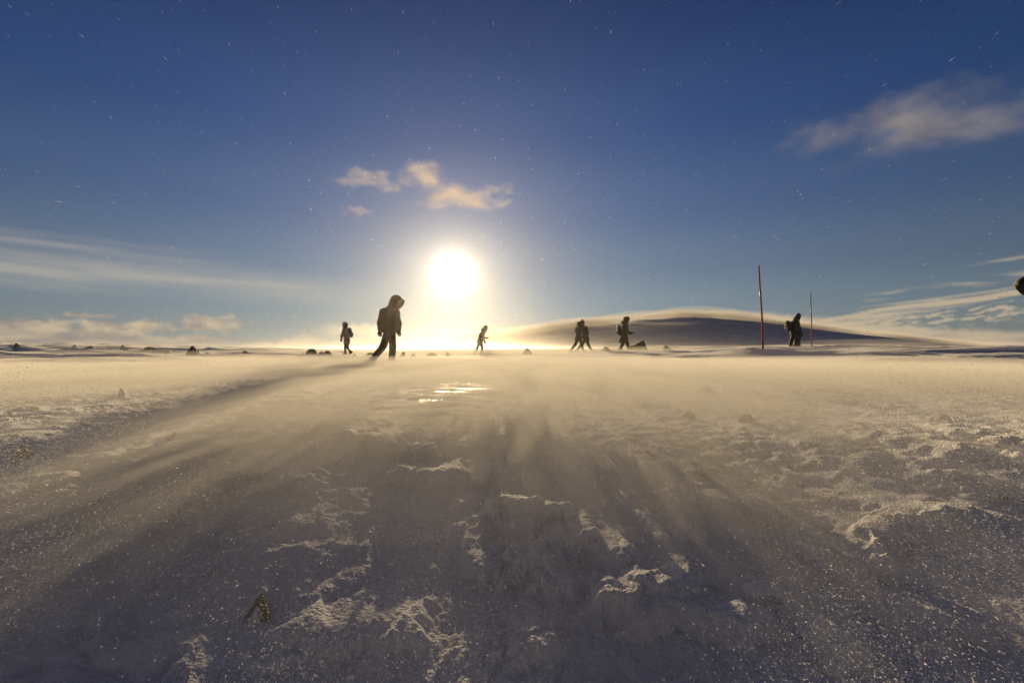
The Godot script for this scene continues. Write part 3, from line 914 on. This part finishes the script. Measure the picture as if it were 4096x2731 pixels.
func build_poles() -> void:
	for q in [[7.45, -15.2, 2.50, 0.0255, -0.075, "tall red snow marker pole standing on a low drift, the bigger of two"], [13.88, -23.7, 2.50, 0.0215, 0.0, "slender red snow marker pole behind the two people in black coats"]]:
		var o := thing("marker_pole", q[5], "marker pole", Vector3(q[0], ground_h(q[0], q[1]) - 0.1, q[1]), 0.0, "red marker poles")
		var pts := []
		var rs := []
		var band := []
		for i in 15:
			var t := i / 14.0
			pts.append(Vector3(q[4] * t + 0.018 * sin(t * 5.0) , (q[2] + 0.1) * t, 0.0))
			rs.append(q[3] * (1.05 - 0.2 * t))
		for i in [9, 10]:
			band.append(pts[i])
		inst(tube(pts, rs), "shaft", M.pole_red, o)
		inst(tube([band[0].lerp(band[1], 0.1), band[0].lerp(band[1], 0.9)], [rs[9] + 0.002, rs[10] + 0.0025]), "band", M.pole_band, o)

func rock_mesh(sd: int, sx: float, sy: float, sz: float, facets: int, sharp := 0.0) -> ArrayMesh:
	# a boulder: a ball cut by a few planes, then roughened
	var r := RandomNumberGenerator.new()
	r.seed = sd
	var planes := []
	for k in facets:
		var a := r.randf() * TAU
		var n := Vector3(cos(a), r.randf_range(-0.1, 1.1), sin(a)).normalized()
		planes.append([n, r.randf_range(0.38, 0.78)])
	var rows := 18
	var cols := 28
	var v := PackedVector3Array()
	for j in rows + 1:
		for i in cols:
			var th := PI * j / rows
			var ph := TAU * i / cols
			var p := Vector3(sin(th) * cos(ph), cos(th), sin(th) * sin(ph))
			for q in planes:
				var dd: float = p.dot(q[0]) - q[1]
				if dd > 0.0:
					p -= q[0] * dd * 0.96
			p *= 1.0 + 0.07 * n_rock.get_noise_3d(p.x * 1.6 + sd, p.y * 1.6, p.z * 1.6) + 0.03 * n_rock.get_noise_3d(p.x * 6.0, p.y * 6.0 + sd, p.z * 6.0)
			v.append(Vector3(p.x * sx, p.y * sy, p.z * sz))
	var st := SurfaceTool.new()
	st.begin(Mesh.PRIMITIVE_TRIANGLES)
	for j in rows:
		for i in cols:
			var a := j * cols + i
			var b := j * cols + (i + 1) % cols
			for n in [a, b, a + cols, b, b + cols, a + cols]:
				st.set_smooth_group(-1)
				st.add_vertex(v[n])
	st.generate_normals()
	return st.commit()

func slab_mesh(outline: Array, thick: float, sd: int) -> ArrayMesh:
	# an upright slab: an outline with depth, its edges chamfered and its faces uneven
	var st := SurfaceTool.new()
	st.begin(Mesh.PRIMITIVE_TRIANGLES)
	st.set_smooth_group(-1)
	var n := outline.size()
	var mid := Vector2.ZERO
	for p in outline:
		mid += p / n
	var ring := []
	for s in [[-1.0, 0.94], [-0.8, 1.0], [0.8, 1.0], [1.0, 0.94]]:
		var row := []
		for k in n:
			var p: Vector2 = mid + (outline[k] - mid) * s[1]
			row.append(Vector3(p.x, p.y, s[0] * thick * 0.5 + 0.03 * n_rock.get_noise_2d(p.x * 3.0 + sd, p.y * 3.0)))
		ring.append(row)
	for j in 3:
		for k in n:
			var a: Vector3 = ring[j][k]
			var b: Vector3 = ring[j][(k + 1) % n]
			var c: Vector3 = ring[j + 1][k]
			var d: Vector3 = ring[j + 1][(k + 1) % n]
			for p in [a, c, b, b, c, d]:
				st.add_vertex(p)
	for e in [0, 3]:
		var m := Vector3(mid.x, mid.y, ring[e][0].z)
		for k in n:
			var a: Vector3 = ring[e][k]
			var b: Vector3 = ring[e][(k + 1) % n]
			for p in ([m, a, b] if e == 0 else [m, b, a]):
				st.add_vertex(p)
	st.generate_normals()
	return st.commit()

func build_rocks() -> void:
	# x, z, half width, half height, label
	var list := [
		[-26.2, -27.0, 0.22, 0.16, "dark angular stone, outermost on the snowy rise with the stones"], [-26.6, -28.6, 0.22, 0.10, "low dark stone with a snow tail on the rise, behind the outermost one"],
		[-25.3, -29.5, 0.20, 0.13, "small pointed stone on the crest of the snowy rise"], [-23.3, -29.5, 0.26, 0.10, "flat dark stone on the crest beside a domed stone"], [-21.6, -26.2, 0.25, 0.14, "blocky dark stone with flat top below the domed stone"],
		[-22.4, -29.6, 0.26, 0.21, "dark domed stone standing highest on the crest of the snowy rise"], [-20.6, -29.0, 0.16, 0.08, "little stone on the crest past the domed stone"], [-19.4, -27.4, 0.32, 0.13, "long stone half buried in a drift"],
		[-17.5, -26.0, 0.22, 0.14, "stone with a long shadowed drift behind it"], [-14.2, -22.6, 0.27, 0.30, "biggest lone boulder on the snowy rise, peaked and snow dusted"], [-11.3, -20.4, 0.12, 0.09, "small stone alone in front of the big peaked boulder"],
		[-16.4, -27.6, 0.15, 0.07, "little stone between two larger ones on the rise"], [-14.9, -27.9, 0.2, 0.10, "low stone with a smooth snow lip"], [-15.2, -24.8, 0.24, 0.13, "tilted stone past the big peaked boulder"],
		[-12.6, -24.2, 0.26, 0.16, "square dark stone with a sloping top"], [-12.3, -26.0, 0.16, 0.10, "low rounded stone behind the square stone"], [-11.2, -25.4, 0.15, 0.09, "small rounded stone halfway to the walker with backpack"],
		[-10.9, -26.6, 0.13, 0.08, "small flat stone halfway to the walker with backpack"], [-9.6, -24.6, 0.30, 0.19, "large slanted stone near the walker in the knee-length coat"], [-8.7, -24.2, 0.34, 0.17, "round snowy stone beside the walker in the knee-length coat"],
		[-9.2, -24.6, 0.24, 0.10, "low stone between the slanted and the round stone"], [-6.9, -25.0, 0.22, 0.13, "dark low stone behind the tall person's trailing leg"], [-7.5, -24.4, 0.2, 0.09, "flat stone beside the trailing leg of the tall person"],
		[-5.05, -23.6, 0.20, 0.19, "dark blocky stone just past the tall person's leading leg"], [-4.7, -24.4, 0.24, 0.14, "wide low stone next to the blocky stone past the tall person"], [-3.9, -25.2, 0.3, 0.10, "long flat stone between the tall person and the leaning walker"],
		[-3.15, -24.6, 0.22, 0.17, "square stone alone between the tall person and the leaning walker"], [-1.25, -27.4, 0.55, 0.12, "long flat stone at the feet of the leaning walker"],
		[0.80, -25.0, 0.33, 0.26, "round dark boulder alone on the bare snow, below the sun's glow"], [4.75, -26.0, 0.52, 0.26, "low hump of rock between the pair and the person in the olive coat"],
		[1.47, -3.85, 0.075, 0.035, "small brown stone alone in the drifting snow in front of the olive coat"], [0.94, -2.72, 0.05, 0.03, "small brown stone lying in the thick of the drifting snow"], [1.12, -2.44, 0.035, 0.03, "tiny brown stone beside a crusted patch"], [2.13, -2.55, 0.05, 0.035, "small brown stone on bare grey crust, off by itself"], [-2.85, -3.74, 0.04, 0.05, "small pebble on the shadow side of the tall person's track"], [-1.36, -2.04, 0.035, 0.03, "small dark pebble at the edge of the long shadow"], [-1.72, -1.79, 0.035, 0.035, "pebble lying close to the long shadow on dark crust"]]
	var k := 0
	for q in list:
		k += 1
		var at := Vector3(q[0], ground_h(q[0], q[1]), q[1])
		var o := inst(rock_mesh(100 + k, q[2] * 1.1, q[3] * 1.5, q[2] * 0.95, 7), "stone", M.rock)
		tag(o, q[4], "stone", "stones on the snow")
		o.position = at - Vector3(0, q[3] * 0.12, 0)
		o.rotation.y = k * 1.7
	var s1 := inst(slab_mesh([Vector2(-0.62, -0.3), Vector2(-0.58, 0.14), Vector2(-0.3, 0.28), Vector2(-0.02, 0.44), Vector2(0.04, 0.45), Vector2(0.09, 0.40), Vector2(0.2, 0.14), Vector2(0.33, -0.1), Vector2(0.42, -0.3)], 0.4, 3), "rock_slab", M.rock)
	tag(s1, "tall upright grey rock slab with a slanted top beside the olive coat", "rock")
	s1.position = Vector3(6.62, ground_h(6.62, -26.2) + 0.06, -26.2)
	s1.rotation.y = 0.12
	var s2 := inst(slab_mesh([Vector2(-0.42, -0.25), Vector2(-0.2, 0.02), Vector2(-0.06, 0.23), Vector2(0.02, 0.18), Vector2(0.16, 0.10), Vector2(0.3, 0.03), Vector2(0.36, 0.05), Vector2(0.42, -0.2)], 0.35, 8), "rock_slab", M.rock)
	tag(s2, "small pointed grey rock standing alone past the tall slab", "rock")
	s2.position = Vector3(7.95, ground_h(7.95, -26.4) + 0.06, -26.4)
	s2.rotation.y = -0.1
	# the stone that pokes through the crust close to the lens
	var nx := -0.462
	var nz := -0.939
	var near := inst(rock_mesh(9, 0.038, 0.044, 0.034, 9), "stone", M.rock)
	tag(near, "small peaked brown stone poking through dark crust, with snow on its face", "stone", "stones on the snow")
	near.position = Vector3(nx, ground_h(nx, nz) - 0.004, nz)
	var dust := inst(rock_mesh(17, 0.015, 0.02, 0.013, 8), "snow_cover", M.snow, near)
	dust.position = Vector3(-0.005, 0.005, 0.021)
	near.rotation.y = 0.6

func build_small_things() -> void:
	# a curled lip of crust, lifted by the wind
	var cx := 0.464
	var cz := -0.954
	var st := SurfaceTool.new()
	st.begin(Mesh.PRIMITIVE_TRIANGLES)
	st.set_smooth_group(1)
	var nu := 14
	var nv := 6
	var pts := []
	for side in [0.0, 1.0]:
		for j in nv + 1:
			for i in nu + 1:
				var u := float(i) / nu
				var w := float(j) / nv
				var ang := lerpf(2.5, -0.35, u)
				var rad: float = 0.024 + 0.003 * n_fine.get_noise_2d(u * 6.0, w * 5.0) - side * (0.004 + 0.003 * w)
				pts.append(Vector3(cos(ang) * rad * 1.25, sin(ang) * rad, (w - 0.5) * 0.03 * (1.0 - 0.4 * absf(u - 0.4))))
	var per := (nu + 1) * (nv + 1)
	for side in 2:
		for j in nv:
			for i in nu:
				var a := side * per + j * (nu + 1) + i
				for n in ([a, a + 1, a + nu + 1, a + 1, a + nu + 2, a + nu + 1] if side == 0 else [a, a + nu + 1, a + 1, a + 1, a + nu + 1, a + nu + 2]):
					st.add_vertex(pts[n])
	for i in nu:
		for j in [0, nv]:
			var a: int = j * (nu + 1) + i
			for n in [a, a + per, a + 1, a + 1, a + per, a + per + 1]:
				st.add_vertex(pts[n])
	st.generate_normals()
	var curl := inst(st.commit(), "crust_curl", M.crust)
	tag(curl, "curled arch of wind-lifted snow crust at the end of a low ridge", "snow crust")
	curl.scale = Vector3.ONE * 1.35
	curl.position = Vector3(cx, ground_h(cx, cz) + 0.002, cz)
	# a knob of rime
	var kx := 0.735
	var kz := -1.015
	var knob := inst(skinned([[v3(0, 0, 0), v3(-0.002, 0.022, 0), 0.010, 0.016], [v3(0.012, 0.0, 0.006), v3(0.004, 0.012, 0), 0.006, 0.010]], 0.003, 0.004, [], 0.007, 70.0), "snow_knob", M.snow)
	tag(knob, "round rimed knob of snow standing up from rough crust", "snow lump")
	knob.scale = Vector3.ONE * 1.4
	knob.position = Vector3(kx, ground_h(kx, kz), kz)
	# frozen grass and moss that the wind has bared
	rng.seed = 55
	var g := SurfaceTool.new()
	g.begin(Mesh.PRIMITIVE_TRIANGLES)
	var spots := []
	for k in 190:
		var gx := rng.randf_range(0.45, 3.2)
		spots.append(Vector2(gx, -rng.randf_range(1.25, 2.2) - 0.45 * gx * rng.randf()))
	for k in 14:
		spots.append(Vector2(rng.randf_range(0.5, 1.4), rng.randf_range(-1.9, -1.2)))
	for k in 9:
		spots.append(Vector2(rng.randf_range(-1.6, -0.2), rng.randf_range(-1.9, -0.8)))
	for k in 16:
		spots.append(Vector2(rng.randf_range(12.0, 18.5), rng.randf_range(-19.0, -15.5)))
	for s in spots:
		var big: float = 1.0 if s.y > -5.0 else 6.0
		var rad := rng.randf_range(0.008, 0.03) * big
		for b in 60:
			var p: Vector2 = Vector2(rng.randfn(0, 0.6), rng.randfn(0, 0.35)) * rad + s
			var base := Vector3(p.x, ground_h(p.x, p.y) - 0.002 * big, p.y)
			var tip := base + Vector3(rng.randf_range(-0.008, 0.008), rng.randf_range(0.003, 0.009), rng.randf_range(-0.002, 0.012)) * big
			var w := Vector3(rng.randf_range(-1, 1), 0, rng.randf_range(-1, 1)).normalized() * 0.0011 * big
			g.add_vertex(base - w)
			g.add_vertex(tip)
			g.add_vertex(base + w)
	var grass := inst(g.commit(), "dry_grass", M.dry_grass)
	grass.set_meta("kind", "stuff")
	tag(grass, "tufts of frozen brown grass poking through the crust", "grass")

# ---------------------------------------------------------------- blowing snow

func build_spindrift() -> void:
	var root := thing("drifting_snow", "low streaming sheet of drifting snow over the whole plateau", "drifting snow", Vector3.ZERO)
	root.set_meta("kind", "stuff")
	var mats := {}
	for d in [0.03, 0.08, 0.15, 0.3, 0.5, 0.8, 1.2]:
		var f := FogMaterial.new()
		f.albedo = Color(1.0, 0.985, 0.96)
		f.density = d
		mats[d] = f
	# broad sheets, thin towards their rims
	for s in [
		[Vector3(0.0, 0.0, -4.4), Vector3(14, 0.34, 5.4), 0.15], [Vector3(-0.2, 0.0, -3.7), Vector3(4.6, 0.34, 4.0), 0.3], [Vector3(0, -0.1, -0.9), Vector3(10, 0.2, 3.6), 0.08], [Vector3(3.6, 0.03, -5.4), Vector3(7.5, 0.5, 5.0), 0.3], [Vector3(-0.1, -0.03, -2.5), Vector3(4.6, 0.27, 3.0), 0.3], [Vector3(0.0, -0.08, -1.5), Vector3(3.4, 0.2, 1.7), 0.15], [Vector3(-2.0, 0.0, -7.0), Vector3(22, 0.5, 12.0), 0.08],
		[Vector3(0, -0.03, -12.0), Vector3(34, 0.24, 18.0), 0.5], [Vector3(3, 0.0, -18.0), Vector3(44, 0.36, 28.0), 0.08],
		[Vector3(12, 0.2, -33.0), Vector3(44, 0.46, 30.0), 0.15], [Vector3(0, 0.0, -62.0), Vector3(180, 1.0, 56.0), 0.03]]:
		sheet(root, s[0], s[1], mats[s[2]])
	rng.seed = 301
	# streamers: long thin ribbons along the wind
	for k in 1700:
		var d := 1.25 * pow(9.0, rng.randf())
		var az := rng.randf_range(-0.9, 0.9)
		if az > 0.45 and rng.randf() < 0.55:
			continue
		var p := Vector3(sin(az) * d, 0.0, -cos(az) * d)
		# ribbons gather in gusts
		if n_drift.get_noise_2d(p.x * 0.9 + 3.0, p.z * 0.4) < rng.randf_range(-0.35, 0.2):
			continue
		if p.x < -1.0 and p.z > -7.0 and absf(p.x + 3.2 - (13.3 + p.z) * 0.1156) < 0.6:
			continue
		p.y = ground_rough(p.x, p.z) + 0.01 + 0.05 * rng.randf() * rng.randf() * (1.0 + 0.2 * d)
		if absf(p.x + 0.5) < 0.4 and absf(p.z + 4.7) < 1.5 and rng.randf() < 0.8:
			continue
		var wide := rng.randf_range(0.03, 0.10) * (0.6 + 0.4 * d)
		var f := sheet(root, p, Vector3(wide, rng.randf_range(0.4, 0.8) * minf(wide, 0.2), rng.randf_range(0.7, 1.7) * (0.5 + 0.35 * d)), mats[[0.15, 0.3, 0.3, 0.5][rng.randi() % 4]])
		f.rotation = Vector3(rng.randf_range(-0.03, 0.03), rng.randf_range(-0.22, 0.16), 0)
	# a looser upper skin, so that the drifting layer has no hard top
	for k in 40:
		var p := Vector3(rng.randf_range(-24.0, 24.0), 0.0, rng.randf_range(-34.0, -9.0))
		p.y = ground_h(p.x, p.z) + rng.randf_range(0.02, 0.12)
		sheet(root, p, Vector3(rng.randf_range(3.0, 9.0), rng.randf_range(0.2, 0.5), rng.randf_range(3.0, 8.0)), mats[[0.03, 0.08][rng.randi() % 2]])

func sheet(root: Node3D, at: Vector3, size: Vector3, m: FogMaterial) -> FogVolume:
	var f := FogVolume.new()
	f.shape = RenderingServer.FOG_VOLUME_SHAPE_ELLIPSOID
	f.size = size
	f.material = m
	add(f, "spindrift", root)
	f.position = at
	return f

func build_flakes() -> void:
	# grains and small plates of ice torn from the surface, drifting low towards the camera; a few are carried high
	rng.seed = 404
	var v := PackedVector3Array()
	var wind := Vector3(0.08, 0.02, 1.0).normalized()
	for k in 1100000:
		var d := 0.55 + 2.6 * pow(rng.randf(), 1.2)
		var az := rng.randf_range(-0.98, 0.98)
		var x := sin(az) * d
		var z := -cos(az) * d
		# thick and thin lanes drawn out along the wind
		var lane := n_drift.get_noise_2d(x * 1.7 + z * 0.25, z * 0.42) + 0.5 * n_wisp.get_noise_2d(x * 5.0 + z * 0.6, z * 1.1)
		if lane + 0.34 < rng.randf() * 0.8:
			continue
		var y := -hollow(x, z) + 0.004 + 0.085 * -log(1.0 - rng.randf() * 0.985)
		flake(v, Vector3(x, y, z), wind, (0.00042 + 0.0009 * pow(rng.randf(), 3.5)) * (0.6 + 0.4 * d))
	for k in 800000:
		var d := 2.0 + 7.0 * pow(rng.randf(), 1.6)
		var az := rng.randf_range(-0.95, 0.95)
		var x := sin(az) * d
		var z := -cos(az) * d
		var lane := n_drift.get_noise_2d(x * 0.8 + z * 0.3, z * 0.3) + 0.9 * n_wisp.get_noise_2d(x * 2.3 + z * 0.5, z * 0.45)
		if lane - 0.02 < rng.randf() * 0.5:
			continue
		var y := ground_rough(x, z) + 0.01 + (0.03 + 0.12 * maxf(lane, 0.0)) * -log(1.0 - rng.randf() * 0.985)
		flake(v, Vector3(x, y, z), wind, (0.0005 + 0.0008 * pow(rng.randf(), 3.0)) * (0.5 + 0.35 * d))
	# long needles of ice carried higher
	for k in 15000:
		var d := 0.9 + 6.0 * pow(rng.randf(), 0.9)
		var az := rng.randf_range(-1.0, 1.0)
		var y := 0.1 + 0.75 * -log(1.0 - rng.randf() * 0.985)
		flake(v, Vector3(sin(az) * d, y, -cos(az) * d), wind, (0.0002 + 0.0007 * pow(rng.randf(), 5.0)) * (0.5 + 0.3 * d), 8.0)
	var ix := PackedInt32Array(range(v.size()))
	var o := inst(arrays_mesh(v, PackedVector3Array(), ix), "snow_flakes", M.flake)
	o.set_meta("kind", "stuff")
	tag(o, "glinting grains of snow blown through the air", "blowing snow")

func ground_rough(x: float, z: float) -> float:
	return -hollow(x, z) + 0.42 * pow(clampf(x / 14.0, 0.0, 1.0), 0.6) * smoothstep(5.0, 24.0, -z)

func flake(v: PackedVector3Array, at: Vector3, wind: Vector3, s: float, slim := 1.0) -> void:
	var along := (wind + Vector3(rng.randf_range(-0.25, 0.25), rng.randf_range(-0.25, 0.25), 0)).normalized()
	var side := Vector3(rng.randf_range(-1, 1), rng.randf_range(-1, 1), rng.randf_range(-0.4, 0.4)).normalized()
	v.append(at + along * s * rng.randf_range(1.2, 3.6) * slim)
	v.append(at - along * s + side * s)
	v.append(at - along * s * 0.6 - side * s * rng.randf_range(0.5, 1.0))
